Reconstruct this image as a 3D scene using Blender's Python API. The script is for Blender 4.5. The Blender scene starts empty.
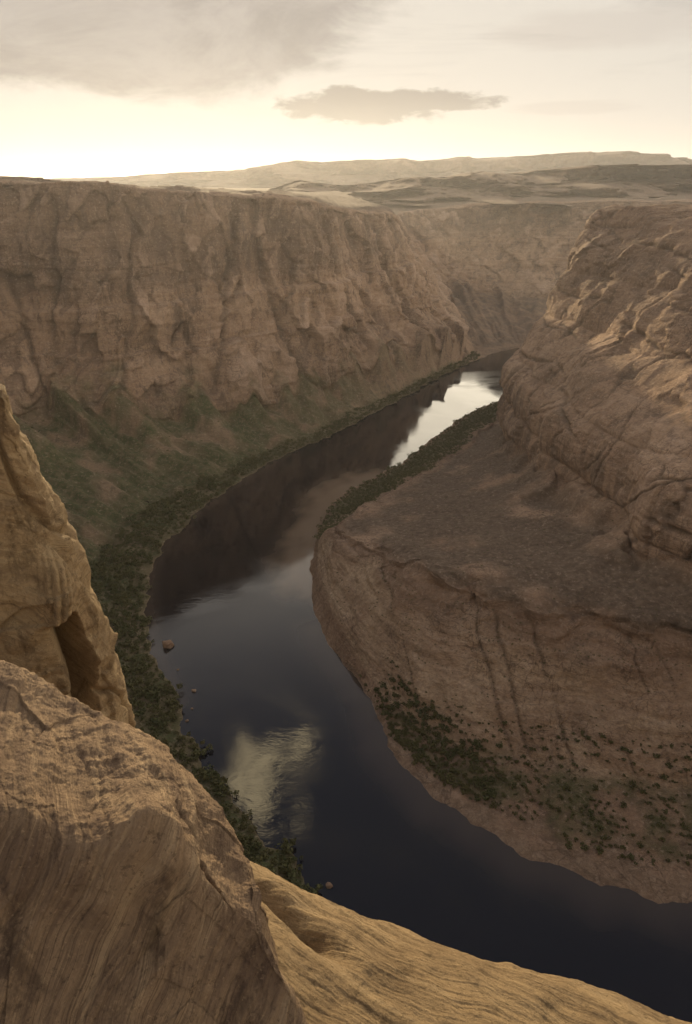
import bpy, math, random
import numpy as np

random.seed(7)
rng = np.random.default_rng(7)
R = math.radians
scene = bpy.context.scene
col = scene.collection

# ------------------------------------------------------------------ camera
CAM = np.array([0.0, 0.0, 300.0])
FPX = 24.0 / 36.0 * 1024
PITCH = math.atan((512 - 186) / FPX)
SP, CP = math.sin(PITCH), math.cos(PITCH)

cam_d = bpy.data.cameras.new('camera')
cam = bpy.data.objects.new('camera', cam_d)
col.objects.link(cam)
cam.location = CAM
cam.rotation_euler = (R(90) - PITCH, 0, 0)
cam_d.sensor_fit = 'VERTICAL'
cam_d.sensor_height = 36
cam_d.sensor_width = 36
cam_d.lens = 24
cam_d.clip_start = 0.1
cam_d.clip_end = 90000
scene.camera = cam


def ray(px, py):
    u = (px - 346) / FPX
    v = (512 - py) / FPX
    return np.array([u, CP + v * SP, -SP + v * CP])


def W(px, py, z=0.0):          # survey: where the sight line meets height z
    d = ray(px, py)
    return CAM + d * ((z - CAM[2]) / d[2])


def D(px, py, Y):              # survey: where the sight line is Y metres ahead
    d = ray(px, py)
    return CAM + d * (Y / d[1])


def V(x, y, z=0.0):
    return np.array([x, y, z], float)


def project(P):
    q = P - CAM
    f = q[..., 1] * CP - q[..., 2] * SP
    f = np.where(f > 1e-3, f, 1e-3)
    up = q[..., 1] * SP + q[..., 2] * CP
    return 346 + q[..., 0] / f * FPX, 512 - up / f * FPX


# ------------------------------------------------------------------ noise
_perm = np.random.default_rng(11).permutation(256).astype(np.int32)
_perm = np.concatenate([_perm, _perm, _perm])
_g = np.random.default_rng(12).normal(size=(256, 3)).astype(np.float32)
_g /= np.linalg.norm(_g, axis=1, keepdims=True)


def perlin(x, y, z):
    x, y, z = np.broadcast_arrays(np.asarray(x, np.float32), np.asarray(y, np.float32), np.asarray(z, np.float32))
    xi = np.floor(x); yi = np.floor(y); zi = np.floor(z)
    xf = x - xi; yf = y - yi; zf = z - zi
    X = xi.astype(np.int64) & 255; Y = yi.astype(np.int64) & 255; Z = zi.astype(np.int64) & 255
    u = xf * xf * xf * (xf * (xf * 6 - 15) + 10)
    v = yf * yf * yf * (yf * (yf * 6 - 15) + 10)
    w = zf * zf * zf * (zf * (zf * 6 - 15) + 10)
    out = 0
    for dx in (0, 1):
        a = _perm[X + dx]
        wx = u if dx else 1 - u
        for dy in (0, 1):
            b = _perm[a + Y + dy]
            wy = v if dy else 1 - v
            for dz in (0, 1):
                g = _g[_perm[b + Z + dz]]
                wz = w if dz else 1 - w
                out = out + wx * wy * wz * (g[..., 0] * (xf - dx) + g[..., 1] * (yf - dy) + g[..., 2] * (zf - dz))
    return out * 1.5


def fbm(x, y, z, o=4, gain=0.5):
    t = 0; a = 1.0; f = 1.0
    for k in range(o):
        t = t + a * perlin(x * f + 17.3 * k, y * f - 9.1 * k, z * f + 5.7 * k)
        a *= gain; f *= 2.03
    return t


def line(n, w):                # thin crack where a noise field crosses zero
    return np.exp(-(n / w) ** 2)


def facets(x, y, z, seed=0):
    """jointed blocks: each cell of a cellular noise is its own tilted plane; also the gap between cells"""
    x = np.asarray(x, np.float32); y = np.asarray(y, np.float32); z = np.asarray(z, np.float32)
    xi = np.floor(x).astype(np.int64); yi = np.floor(y).astype(np.int64); zi = np.floor(z).astype(np.int64)
    d1 = np.full(x.shape, 1e9, np.float32); d2 = d1.copy(); v = np.zeros_like(x)
    for i in (-1, 0, 1):
        for j in (-1, 0, 1):
            for k in (-1, 0, 1):
                h = _perm[_perm[_perm[(xi + i + seed) & 255] + ((yi + j) & 255)] + ((zi + k) & 255)]
                g = _g[h]; g2 = _g[(h + 77) & 255]
                ox = x - (xi + i + .5 + .5 * g[..., 0]); oy = y - (yi + j + .5 + .5 * g[..., 1]); oz = z - (zi + k + .5 + .5 * g[..., 2])
                dd = np.sqrt(ox * ox + oy * oy + oz * oz)
                near = dd < d1
                d2 = np.where(near, d1, np.minimum(d2, dd))
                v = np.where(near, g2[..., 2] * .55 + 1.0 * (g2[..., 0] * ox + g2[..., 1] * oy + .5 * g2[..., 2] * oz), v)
                d1 = np.where(near, dd, d1)
    return v, d2 - d1


def sstep(a, b, x):
    t = np.clip((x - a) / (b - a), 0, 1)
    return t * t * (3 - 2 * t)


# ------------------------------------------------------------------ lofts
def hermite(P, counts, tension=1.0, chord=True):
    """P (N, ..., 3) -> finer sampling along axis 0, non-uniform Catmull-Rom."""
    N = P.shape[0]
    flat = P.reshape(N, -1)
    if chord:
        L = np.linalg.norm((P[1:] - P[:-1]).reshape(N - 1, -1, 3), axis=2)
        h = np.maximum(np.sqrt(L.mean(axis=1)), 1e-3)
    else:
        h = np.ones(N - 1)
    d = (flat[1:] - flat[:-1]) / h[:, None]
    m = np.zeros_like(flat)
    m[0] = d[0]; m[-1] = d[-1]
    for i in range(1, N - 1):
        m[i] = (d[i - 1] * h[i] + d[i] * h[i - 1]) / (h[i] + h[i - 1])
    m *= tension
    out = []; par = []
    for i in range(N - 1):
        n = counts[i]
        t = (np.arange(n) / n)[:, None]
        if i == N - 2:
            t = (np.arange(n + 1) / n)[:, None]
        t2 = t * t; t3 = t2 * t
        out.append((2 * t3 - 3 * t2 + 1) * flat[i] + (t3 - 2 * t2 + t) * h[i] * m[i] +
                   (-2 * t3 + 3 * t2) * flat[i + 1] + (t3 - t2) * h[i] * m[i + 1])
        par.append(i + t[:, 0])
    return np.concatenate(out).reshape((-1,) + P.shape[1:]), np.concatenate(par)


def loft(st, cs, cr, rt=0.35):
    """st[i][j]: station i, profile row j.  Returns grid (A, B, 3), station param, row param."""
    P = np.array(st, float)
    G, sa = hermite(P, cs)
    G2, ra = hermite(np.swapaxes(G, 0, 1), cr, tension=rt, chord=True)
    return np.swapaxes(G2, 0, 1).copy(), sa, ra


def normals(G):
    a = np.gradient(G, axis=0); b = np.gradient(G, axis=1)
    n = np.cross(a, b)
    return n / np.maximum(np.linalg.norm(n, axis=2, keepdims=True), 1e-9)


def grid_mesh(name, G, attrs, mat, smooth=True, flip=False):
    A, B = G.shape[:2]
    me = bpy.data.meshes.new(name)
    idx = np.arange(A * B).reshape(A, B)
    q = np.stack([idx[:-1, :-1], idx[1:, :-1], idx[1:, 1:], idx[:-1, 1:]], axis=-1).reshape(-1, 4)
    if flip:
        q = q[:, ::-1]
    nf = len(q)
    me.vertices.add(A * B)
    me.vertices.foreach_set('co', G.reshape(-1).astype(np.float32))
    me.loops.add(nf * 4)
    me.loops.foreach_set('vertex_index', q.reshape(-1).astype(np.int32))
    me.polygons.add(nf)
    me.polygons.foreach_set('loop_start', (np.arange(nf) * 4).astype(np.int32))
    me.polygons.foreach_set('use_smooth', np.ones(nf, bool) if smooth else np.zeros(nf, bool))
    for k, v in attrs.items():
        at = me.attributes.new(k, 'FLOAT', 'POINT')
        at.data.foreach_set('value', np.ascontiguousarray(np.broadcast_to(v, (A, B))).reshape(-1).astype(np.float32))
    me.update(calc_edges=True)
    me.validate()
    me.materials.append(mat)
    o = bpy.data.objects.new(name, me)
    col.objects.link(o)
    return o


def struct(o):
    o['kind'] = 'structure'
    return o


def tag(o, label, cat, group=None):
    o['label'] = label; o['category'] = cat
    if group:
        o['group'] = group
    return o


# ------------------------------------------------------------------ materials
class NT:
    def __init__(s, name):
        s.m = bpy.data.materials.new(name)
        s.m.use_nodes = True
        s.t = s.m.node_tree
        s.b = s.t.nodes['Principled BSDF']
        s.pos = s.t.nodes.new('ShaderNodeNewGeometry').outputs['Position']

    def n(s, typ, **kw):
        nd = s.t.nodes.new(typ)
        for k, v in kw.items():
            setattr(nd, k, v)
        return nd

    def link(s, a, b):
        s.t.links.new(a, b)

    def val(s, x, inp):
        if isinstance(x, (int, float)):
            inp.default_value = x
        elif isinstance(x, (tuple, list)):
            inp.default_value = tuple(x) + (1,) if len(x) == 3 and inp.type == 'RGBA' else tuple(x)
        else:
            s.link(x, inp)

    def scaled(s, sc, rot=(0, 0, 0), src=None):
        mp = s.n('ShaderNodeMapping')
        mp.inputs['Scale'].default_value = sc
        mp.inputs['Rotation'].default_value = rot
        s.link(src or s.pos, mp.inputs['Vector'])
        return mp.outputs[0]

    def noise(s, sc, detail=4, rough=0.55, dist=0.0, rot=(0, 0, 0), src=None):
        if isinstance(sc, (int, float)):
            sc = (sc, sc, sc)
        nz = s.n('ShaderNodeTexNoise')
        nz.inputs['Scale'].default_value = 1
        nz.inputs['Detail'].default_value = detail
        nz.inputs['Roughness'].default_value = rough
        nz.inputs['Distortion'].default_value = dist
        s.link(s.scaled(sc, rot, src), nz.inputs['Vector'])
        return nz.outputs['Fac']

    def ramp(s, f, a, b, lo=0.0, hi=1.0):
        mr = s.n('ShaderNodeMapRange')
        mr.interpolation_type = 'SMOOTHSTEP'
        s.link(f, mr.inputs['Value'])
        for k, v in zip(('From Min', 'From Max', 'To Min', 'To Max'), (a, b, lo, hi)):
            mr.inputs[k].default_value = v
        return mr.outputs[0]

    def math(s, op, a, b=0.0):
        m = s.n('ShaderNodeMath', operation=op)
        s.val(a, m.inputs[0]); s.val(b, m.inputs[1])
        return m.outputs[0]

    def mix(s, f, a, b, blend='MIX'):
        m = s.n('ShaderNodeMix', data_type='RGBA', blend_type=blend)
        s.val(f, m.inputs['Factor'])
        s.val(a, m.inputs['A'].__class__ and [i for i in m.inputs if i.name == 'A' and i.type == 'RGBA'][0])
        s.val(b, [i for i in m.inputs if i.name == 'B' and i.type == 'RGBA'][0])
        return [o for o in m.outputs if o.type == 'RGBA'][0]

    def attr(s, name):
        a = s.n('ShaderNodeAttribute', attribute_name=name)
        return a.outputs['Fac']

    def bump(s, h, strength, dist, prev=None):
        b = s.n('ShaderNodeBump')
        b.inputs['Strength'].default_value = strength
        b.inputs['Distance'].default_value = dist
        s.link(h, b.inputs['Height'])
        if prev is not None:
            s.link(prev, b.inputs['Normal'])
        return b.outputs[0]

    def finish(s, c, rough=0.9, normal=None, spec=0.2):
        s.val(c, s.b.inputs['Base Color'])
        s.val(rough, s.b.inputs['Roughness'])
        s.b.inputs['Specular IOR Level'].default_value = spec
        if normal is not None:
            s.link(normal, s.b.inputs['Normal'])
        return s.m


ROCK_A = (0.49, 0.338, 0.228)
ROCK_B = (0.375, 0.248, 0.162)
ROCK_DARK = (0.16, 0.108, 0.078)


def canyon_material():
    t = NT('canyon_sandstone')
    c = t.mix(t.ramp(t.noise(0.012, 5), 0.35, 0.65), ROCK_A, ROCK_B)
    strata = t.noise((0.006, 0.006, 0.16), 6, 0.65, 0.6)
    c = t.mix(t.ramp(strata, 0.38, 0.62, 0.0, 0.4), c, (0.27, 0.165, 0.105))
    pale = t.noise((0.01, 0.01, 0.09), 5, 0.6, 0.8)
    c = t.mix(t.ramp(pale, 0.56, 0.72, 0, 0.5), c, (0.50, 0.35, 0.25))
    # desert varnish running down the faces
    streak = t.noise((0.11, 0.11, 0.012), 6, 0.62, 0.4)
    patch = t.noise(0.018, 3)
    f = t.math('MULTIPLY', t.ramp(streak, 0.48, 0.66), t.ramp(patch, 0.38, 0.62, 0.15, 0.85))
    c = t.mix(f, c, ROCK_DARK)
    c = t.mix(t.math('MULTIPLY', t.attr('varnish_shade'), t.ramp(t.noise(0.03, 5), 0.3, 0.7, 0.45, 1.0)), c, (0.135, 0.092, 0.066))
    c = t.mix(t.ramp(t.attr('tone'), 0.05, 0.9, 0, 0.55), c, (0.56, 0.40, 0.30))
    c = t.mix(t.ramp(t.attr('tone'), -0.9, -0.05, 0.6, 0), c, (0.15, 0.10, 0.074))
    # bench debris
    deb = t.mix(t.ramp(t.noise(0.25, 6, 0.7), 0.4, 0.65), (0.13, 0.094, 0.066), (0.215, 0.155, 0.11))
    c = t.mix(t.attr('bench'), c, deb)
    c = t.mix(t.attr('pale'), c, t.mix(t.ramp(t.noise((0.05, 0.05, 0.3), 6, 0.65), 0.35, 0.65), (0.60, 0.445, 0.30), (0.47, 0.335, 0.215)))
    # sparse vegetation and talus soil
    soil = t.mix(t.ramp(t.noise(0.12, 6, 0.7), 0.42, 0.6), (0.08, 0.096, 0.037), (0.155, 0.138, 0.072))
    c = t.mix(t.attr('veg'), c, soil)
    sand = t.mix(t.ramp(t.noise(0.2, 4), 0.35, 0.65), (0.36, 0.26, 0.18), (0.26, 0.18, 0.12))
    c = t.mix(t.attr('sand'), c, sand)
    c = t.mix(t.attr('crack'), c, (0.07, 0.05, 0.035))
    # fine fissures in several directions, and grit
    for sc, rot, w0, k in (((0.05, 0.05, 0.018), (0, R(28), 0), .012, .55), ((0.09, 0.09, 0.03), (R(20), R(-35), 0), .016, .5), ((0.03, 0.03, 0.20), (0, 0, 0), .022, .45), ((0.2, 0.2, 0.09), (0, R(15), 0), .03, .35)):
        nz = t.noise(sc, 3, 0.5, 0.5, rot)
        dd = t.math('ABSOLUTE', t.math('SUBTRACT', nz, 0.5))
        f = t.math('MULTIPLY', t.ramp(dd, 0, w0, k, 0), t.ramp(t.noise(0.02, 3), 0.4, 0.6))
        f = t.math('MULTIPLY', f, t.math('SUBTRACT', 1.0, t.attr('veg')))
        c = t.mix(f, c, (0.10, 0.068, 0.05))
    grit = t.noise(0.45, 6, 0.75)
    c = t.mix(t.ramp(grit, 0.42, 0.62, 0, 0.35), c, (0.15, 0.105, 0.08))
    c = t.mix(t.ramp(t.noise(0.33, 6, 0.75, 0, (1, 0, 0)), 0.52, 0.68, 0, 0.35), c, (0.6, 0.46, 0.35))
    n = t.bump(t.noise((0.16, 0.16, 0.4), 7, 0.68), 0.8, 3.5)
    n = t.bump(t.noise(0.9, 5, 0.7), 0.7, 0.9, n)
    return t.finish(c, 0.95, n, 0.1)


def slab_material(name, nrm, base, dark, pale, k=1.0, warp_s=0.24, warp_a=0.8):
    """sandstone whose bedding planes have the normal nrm, warped like cross-bedding"""
    t = NT(name)
    nrm = np.array(nrm, float); nrm /= np.linalg.norm(nrm)
    ax = np.cross(nrm, (0.3, 0.9, 0.1)); ax /= np.linalg.norm(ax); bx = np.cross(nrm, ax)
    wn = t.noise(warp_s, 3, 0.5)
    comps = []
    for v in (ax, bx, nrm):
        d = t.n('ShaderNodeVectorMath', operation='DOT_PRODUCT')
        t.link(t.pos, d.inputs[0]); d.inputs[1].default_value = tuple(v)
        comps.append(d.outputs['Value'])
    comps[2] = t.math('ADD', comps[2], t.math('MULTIPLY', t.math('SUBTRACT', wn, 0.5), warp_a * 2))
    cb = t.n('ShaderNodeCombineXYZ')
    for i in range(3):
        t.link(comps[i], cb.inputs[i])
    src = cb.outputs[0]
    lam = t.noise((0.22, 0.22, 4.5), 7, 0.7, 0.0, src=src)
    lam2 = t.noise((0.4, 0.4, 30.0), 5, 0.65, 0.0, src=src)
    lam3 = t.noise((0.3, 0.3, 60.0), 3, 0.6, 0.0, src=src)
    blotch = t.noise(0.8, 7, 0.68)
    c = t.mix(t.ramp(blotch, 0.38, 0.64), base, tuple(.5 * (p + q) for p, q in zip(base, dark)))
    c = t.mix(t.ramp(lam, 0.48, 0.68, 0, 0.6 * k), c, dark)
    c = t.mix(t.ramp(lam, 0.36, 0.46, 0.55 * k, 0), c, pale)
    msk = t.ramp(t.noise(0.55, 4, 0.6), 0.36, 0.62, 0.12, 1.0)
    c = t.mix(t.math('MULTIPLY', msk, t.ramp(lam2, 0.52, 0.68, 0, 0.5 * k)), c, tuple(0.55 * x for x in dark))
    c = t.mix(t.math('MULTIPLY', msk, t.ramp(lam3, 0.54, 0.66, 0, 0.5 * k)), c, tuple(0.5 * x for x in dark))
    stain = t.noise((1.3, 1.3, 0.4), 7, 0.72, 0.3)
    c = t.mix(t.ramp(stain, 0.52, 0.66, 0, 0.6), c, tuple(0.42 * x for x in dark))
    lich = t.noise(9.0, 6, 0.78)
    c = t.mix(t.ramp(lich, 0.54, 0.66, 0, 0.55), c, tuple(0.45 * x for x in dark))
    c = t.mix(t.ramp(t.noise(14.0, 5, 0.75), 0.55, 0.7, 0, 0.4), c, tuple(min(1, 1.2 * x) for x in pale))
    n = t.bump(lam, 0.7 * k, 0.10)
    n = t.bump(lam2, 0.8 * k, 0.035, n)
    n = t.bump(lam3, 0.6 * k, 0.012, n)
    n = t.bump(t.noise(4.0, 8, 0.74), 0.9, 0.10, n)
    n = t.bump(t.noise(26.0, 6, 0.75), 0.9, 0.03, n)
    return t.finish(c, 0.9, n, 0.12)


def water_material():
    t = NT('river_water')
    base = t.mix(t.attr('shallow'), (0.004, 0.004, 0.008), (0.19, 0.14, 0.098))
    wind = t.ramp(t.noise((0.008, 0.012, 0.01), 4, 0.6, 1.2), 0.42, 0.62)
    r = t.math('MULTIPLY_ADD', wind, 0.11)
    t.t.nodes[-1].inputs[2].default_value = 0.012
    n = t.bump(t.noise((0.35, 0.5, 0.4), 4, 0.6, 0.4, (0, 0, 0.5)), 0.03, 0.35)
    n = t.bump(t.math('MULTIPLY', t.noise((0.06, 0.11, 0.05), 5, 0.65, 1.0, (0, 0, 0.4)), t.ramp(t.noise((0.011, 0.007, 0.01), 3, 0.5, 0.8), 0.42, 0.62, 0.2, 1.2)), 0.04, 1.5, n)
    t.finish(base, r, n, 0.5)
    t.b.inputs['IOR'].default_value = 1.44
    return t.m


def leaf_material(name, a, b):
    t = NT(name)
    oi = t.n('ShaderNodeObjectInfo')
    c = t.mix(t.ramp(t.noise(0.6, 3), 0.35, 0.65), a, b)
    c = t.mix(t.math('MULTIPLY', oi.outputs['Random'], 0.55), c, (0.15, 0.125, 0.05))
    return t.finish(c, 0.8, None, 0.1)


M_ROCK = canyon_material()
M_WATER = water_material()
M_LEAF = leaf_material('shrub_leaves', (0.06, 0.072, 0.028), (0.125, 0.13, 0.055))

# ------------------------------------------------------------------ survey of the outer canyon wall
# rows: river bed, waterline, bank, talus, cliff foot, ledge, upper ledge, rim, plateau, far plateau, horizon
def outer(water, foot, rim, out, bank=0.25, zb=5.0, zt=0.5, far=True, l1=0.30, l2=0.66, pz=None):
    w, f, r = water, foot, rim
    out = np.array(out + (0.0,)); out = out / np.linalg.norm(out)
    b = w + (f - w) * bank; b[2] = zb
    t = w + (f - w) * (bank + (1 - bank) * 0.55); t[2] = zb + (f[2] - zb) * zt
    a1 = f + (r - f) * np.array([0.45, 0.45, l1])
    a2 = f + (r - f) * np.array([0.72, 0.72, l2])
    p = r + out * 70; p[2] = r[2] + 4 if pz is None else pz
    q = r + out * 1500; q[2] = 285
    h = r + out * 40000; h[2] = 255
    bed = w - (f - w) / np.linalg.norm((f - w)[:2]) * 7; bed[2] = -4
    return [bed, w, b, t, f, a1, a2, r, p, q, h]


OUT = []
OUT.append(outer(V(1500, -100), V(1500, -160, 40), V(1500, -210, 285), (0.3, -1)))
OUT.append(outer(V(420, 10), V(420, -60, 30), V(420, -150, 285), (0.15, -1)))
OUT.append(outer(V(250, 85), V(235, 50, 20), V(200, -90, 283), (0.1, -1)))
OUT.append(outer(V(120, 130), V(110, 105, 14), V(55, -28, 278), (0.08, -1), pz=294))
OUT.append(outer(V(70, 152), V(62, 130, 12), V(22, -6, 276), (0.05, -1), pz=296))
OUT.append(outer(V(25, 175), V(20, 148, 12), V(4, 4, 275), (0.0, -1), pz=296))
OUT.append(outer(V(-8, 213), V(-16, 175, 14), V(-10, 6, 275), (-0.05, -1), pz=296))
OUT.append(outer(W(270, 845), V(-95, 200, 20), V(-24, 8, 276), (-0.2, -1), pz=297, zb=4))
OUT.append(outer(W(225, 790), V(-135, 215, 30), V(-60, 5, 280), (-0.5, -1), pz=297, zb=4))
OUT.append(outer(W(188, 735), V(-190, 270, 40), V(-200, 80, 288), (-0.8, -0.7), zb=5))
OUT.append(outer(W(172, 690), V(-250, 340, 50), V(-330, 220, 290), (-1, -0.4), zb=5))
OUT.append(outer(W(152, 645), V(-310, 430, 60), V(-430, 380, 292), (-1, -0.1), zb=5))
OUT.append(outer(W(147, 590), V(-365, 560, 66), V(-480, 560, 296), (-1, 0.2), zb=5))
OUT.append(outer(W(160, 552), V(-400, 680, 66), V(-490, 720, 300), (-0.9, 0.5), zb=5, bank=.2))
OUT.append(outer(W(195, 515), W(38, 418, 52), D(-8, 182, 850), (-0.55, 0.83), bank=.2))
OUT.append(outer(W(236, 484), W(120, 422, 44), D(92, 186, 862), (-0.32, 0.95), bank=.2))
OUT.append(outer(W(285, 455), D(225, 412, 855), D(185, 193, 935), (-0.2, 1), bank=.2))
OUT.append(outer(W(330, 436), D(300, 398, 932), D(250, 196, 990), (-0.15, 1), bank=.25))
OUT.append(outer(W(368, 416), D(346, 378, 1020), D(312, 202, 1060), (-0.1, 1), bank=.3))
OUT.append(outer(W(405, 397), D(398, 362, 1130), D(348, 211, 1190), (-0.1, 1), bank=.3))
OUT.append(outer(W(438, 378), D(444, 348, 1255), D(392, 214, 1330), (-0.08, 1), bank=.3))
OUT.append(outer(W(468, 364), D(466, 336, 1390), D(404, 226, 1560), (-0.2, 1), bank=.3))
OUT.append(outer(W(490, 355), D(450, 290, 1850), D(408, 213, 2020), (0.0, 1), bank=.15, zt=.6))
OUT.append(outer(W(512, 349), D(500, 296, 1920), D(468, 206, 2120), (0.08, 1), bank=.12, zt=.6))
OUT.append(outer(W(545, 345), D(555, 300, 1900), D(540, 203, 2120), (0.15, 1), bank=.12, zt=.6))
OUT.append(outer(V(760, 1560), V(860, 1900, 50), V(900, 2050, 262), (0.3, 1)))
OUT.append(outer(V(1700, 1700), V(1760, 2000, 50), V(1800, 2150, 262), (0.5, 1)))

cs = [6, 6, 8, 8, 8, 8, 12, 18, 24, 30, 36, 36, 36, 40, 74, 80, 70, 60, 60, 60, 60, 44, 50, 50, 40, 20]
cr = [3, 14, 22, 30, 60, 75, 75, 16, 26, 10]
GO, sa, ra = loft(OUT, cs, cr, 0.3)
_, waterline = None, GO[:, 3, :2].copy()


def cliff_disp(G, N, amp=1.0):
    x, y, z = G[..., 0], G[..., 1], G[..., 2]
    wx = fbm(x / 60, y / 60, z / 60, 3)
    wy = fbm(x / 45 + 30, y / 45, z / 45, 3)
    big = fbm(x / 140, y / 140, z / 190, 3) * 13
    butt = -np.abs(fbm(x / 48 + wx * .3, y / 48, z / 300, 3)) * 12 + 4
    # two sets of joints cut the wall into tilted slabs; the lower one leans
    f1, e1 = facets(x / 52 + .22 * wx, y / 52 + .2 * wy, z / 115 + .2 * wx, 3)
    lx = x * .86 - z * .5; lz = z * .86 + x * .5
    f2, e2 = facets(lx / 22 + .25 * wy, y / 22 + .2 * wx, lz / 62 + .2 * wy, 9)
    f3, e3 = facets(lx / 8 + .4 * wx, y / 8, lz / 15 + .4 * wx, 21)
    zz = z + 8 * fbm(x / 130, y / 130, z / 80, 3)
    # the massive upper cliff stands on a ledge of the lower one
    ledge = (sstep(170, 174, zz) - .5) * -9 + (sstep(118, 121, zz) - .5) * -4.0
    bl = zz / 11; bed = (sstep(.38, .62, bl - np.floor(bl)) - (bl - np.floor(bl))) * 1.1 + perlin(x / 260, y / 260, zz / 15) * 1.5 - np.abs(perlin(x / 160, y / 160, zz / 5.0)) * 1.3
    fine = fbm(x / 6, y / 6, z / 9, 4) * .6
    up = sstep(150, 185, zz)
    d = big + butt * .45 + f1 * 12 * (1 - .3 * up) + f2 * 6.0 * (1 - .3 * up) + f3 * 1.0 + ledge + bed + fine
    edge = np.maximum(line(e1, .05) * .9, line(e2, .05) * .5) * sstep(-.1, .35, wy)
    d = d - 2.2 * edge
    return amp * d, np.clip(edge, 0, 1), f1 * .5 + f2 * .75 + f3 * .35


N = normals(GO)
if N[..., 2].mean() < 0:
    N = -N; FLIP_O = True
else:
    FLIP_O = False
x, y, z = GO[..., 0], GO[..., 1], GO[..., 2]
rr = ra[None, :] + 0 * x
w_cliff = sstep(3.6, 4.3, rr) * (1 - sstep(7.0, 7.5, rr))
w_near = sstep(1.0, 1.6, rr)
w_tal = sstep(1.2, 2.2, rr) * (1 - w_cliff) * (1 - sstep(7.0, 7.4, rr))
dist = np.hypot(x, y)
cam_clear = sstep(15, 90, dist)
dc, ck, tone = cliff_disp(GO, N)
Nh = N.copy(); Nh[..., 2] *= 0.35
tal = fbm(x / 60, y / 60, 0 * x, 4) * 7 + fbm(x / 14, y / 14, 0 * x, 4) * 2.0 + fbm(x / 4, y / 4, 0 * x, 3) * .6
gully = np.abs(perlin(sa[:, None] * 2.3 + .5 * rr, rr * .35, 0 * x)) * 15 + np.abs(perlin(sa[:, None] * 6.3 + 1.2 * rr, rr * .5, 0 * x + 5)) * 5 - 4
for s0, z0_, s1, z1_, wd_, dp_ in ((16.75, 265, 15.75, 30, .10, 11), (17.0, 215, 17.15, 20, .14, 9), (18.35, 285, 18.5, 60, .09, 12), (14.6, 290, 14.35, 130, .12, 9), (15.35, 200, 15.0, 40, .08, 7), (19.5, 270, 19.7, 80, .10, 9), (20.3, 260, 20.6, 60, .08, 7), (13.9, 260, 14.2, 60, .1, 8)):
    tz = np.clip((z - z1_) / (z0_ - z1_), -.15, 1.15)
    sc_ = s1 + (s0 - s1) * tz + .06 * fbm(x / 25, y / 25, z / 25, 3)
    inz = sstep(-.1, .1, tz) * (1 - sstep(.95, 1.1, tz))
    u_ = (sa[:, None] - sc_) / wd_
    cut = np.where(u_ > 0, np.exp(-(u_ * 2.6) ** 2), np.exp(-(u_ * .9) ** 2)) * inz
    dc = dc - dp_ * cut
    ck = np.maximum(ck, np.exp(-(u_ * 3) ** 2) * inz)
GO2 = GO + Nh * (dc * w_cliff * cam_clear)[..., None]
cone = sstep(-.15, .5, fbm(sa[:, None] * 1.9 + 0 * x, 0 * x + 3, 0 * x, 3)) * 34
GO2[..., 2] += cone * sstep(2.2, 4.0, rr) * (1 - sstep(4.0, 4.75, rr)) * cam_clear
GO2[..., 2] += (tal + gully) * w_tal * cam_clear * sstep(.5, 8, z)
plat = sstep(7.0, 8.0, rr)
GO2[..., 2] += sstep(6.6, 7.0, rr) * (1 - sstep(8.2, 9, rr)) * np.round(fbm(x / 130, y / 130, 0 * x + 6, 4) * 4) * 1.5 * sstep(150, 400, dist)
farw = sstep(600, 4000, dist)
GO2[..., 2] += plat * cam_clear * (fbm(x / 90, y / 90, 0 * x, 4) * 4 * (1 - farw) + fbm(x / 1500, y / 1500, 0 * x + 3, 5) * 13 * farw)
GO2[..., 2] += sstep(.9, 1.3, rr) * (1 - sstep(1.9, 2.6, rr)) * fbm(x / 9, y / 9, 0 * x, 3) * 1.0
bx_ = fbm(x / 25, y / 25, 0 * x, 4) * 6
wl = (sstep(0.0, .6, rr) * (1 - sstep(1.3, 2.2, rr)))[..., None]
GO2[..., :2] += N[..., :2] * 0 + wl * np.stack([bx_, fbm(x / 25 + 9, y / 25, 0 * x, 4) * 6], -1) * cam_clear[..., None]

cone_v = cone
vegn = sstep(-.35, .3, fbm(x / 45, y / 45, z / 30, 4) + .25)
side = np.interp(sa, [0, 12, 16, 18, 20.5, 26], [1, 1, 1, .7, .05, 0])[:, None]
veg = sstep(.9, 1.2, rr) * (1 - sstep(3.6, 4.5, rr - .012 * cone_v + .4 * fbm(x / 30, y / 30, z / 30, 3))) * (0.35 + .65 * vegn) * side
veg = np.maximum(veg, sstep(.9, 1.05, rr) * (1 - sstep(2.0, 2.6, rr)) * .8 * (1 - sstep(20.5, 21.5, sa))[:, None])
veg = veg * (1 - plat)
varn = sstep(165, 205, z + 14 * fbm(x / 70, y / 70, z / 50, 3)) * (1 - sstep(7.0, 7.3, rr)) * .8
varn = np.maximum(varn, sstep(21.3, 22.0, sa)[:, None] * (1 - sstep(3.7, 4.6, rr)) * .95)
zero = np.zeros_like(x)
plat_far = plat * sstep(300, 1500, dist)
A_O = dict(tone=tone * w_cliff * cam_clear, pale=zero, veg=veg, varnish_shade=np.maximum(varn, plat_far * .8), bench=plat * .9, sand=zero, crack=ck * w_cliff * cam_clear * .45)


def emit(G, A, cr_, groups, flip):
    cum = np.concatenate([[0], np.cumsum(cr_)])
    for name, a, b in groups:
        s = slice(cum[a], cum[b] + 1)
        struct(grid_mesh(name, G[:, s], {k: v[:, s] for k, v in A.items()}, M_ROCK, True, flip))


emit(GO2, A_O, cr, [('riverbank', 0, 2), ('talus_slope', 2, 4), ('canyon_wall', 4, 7), ('plateau', 7, 10)], FLIP_O)

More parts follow.
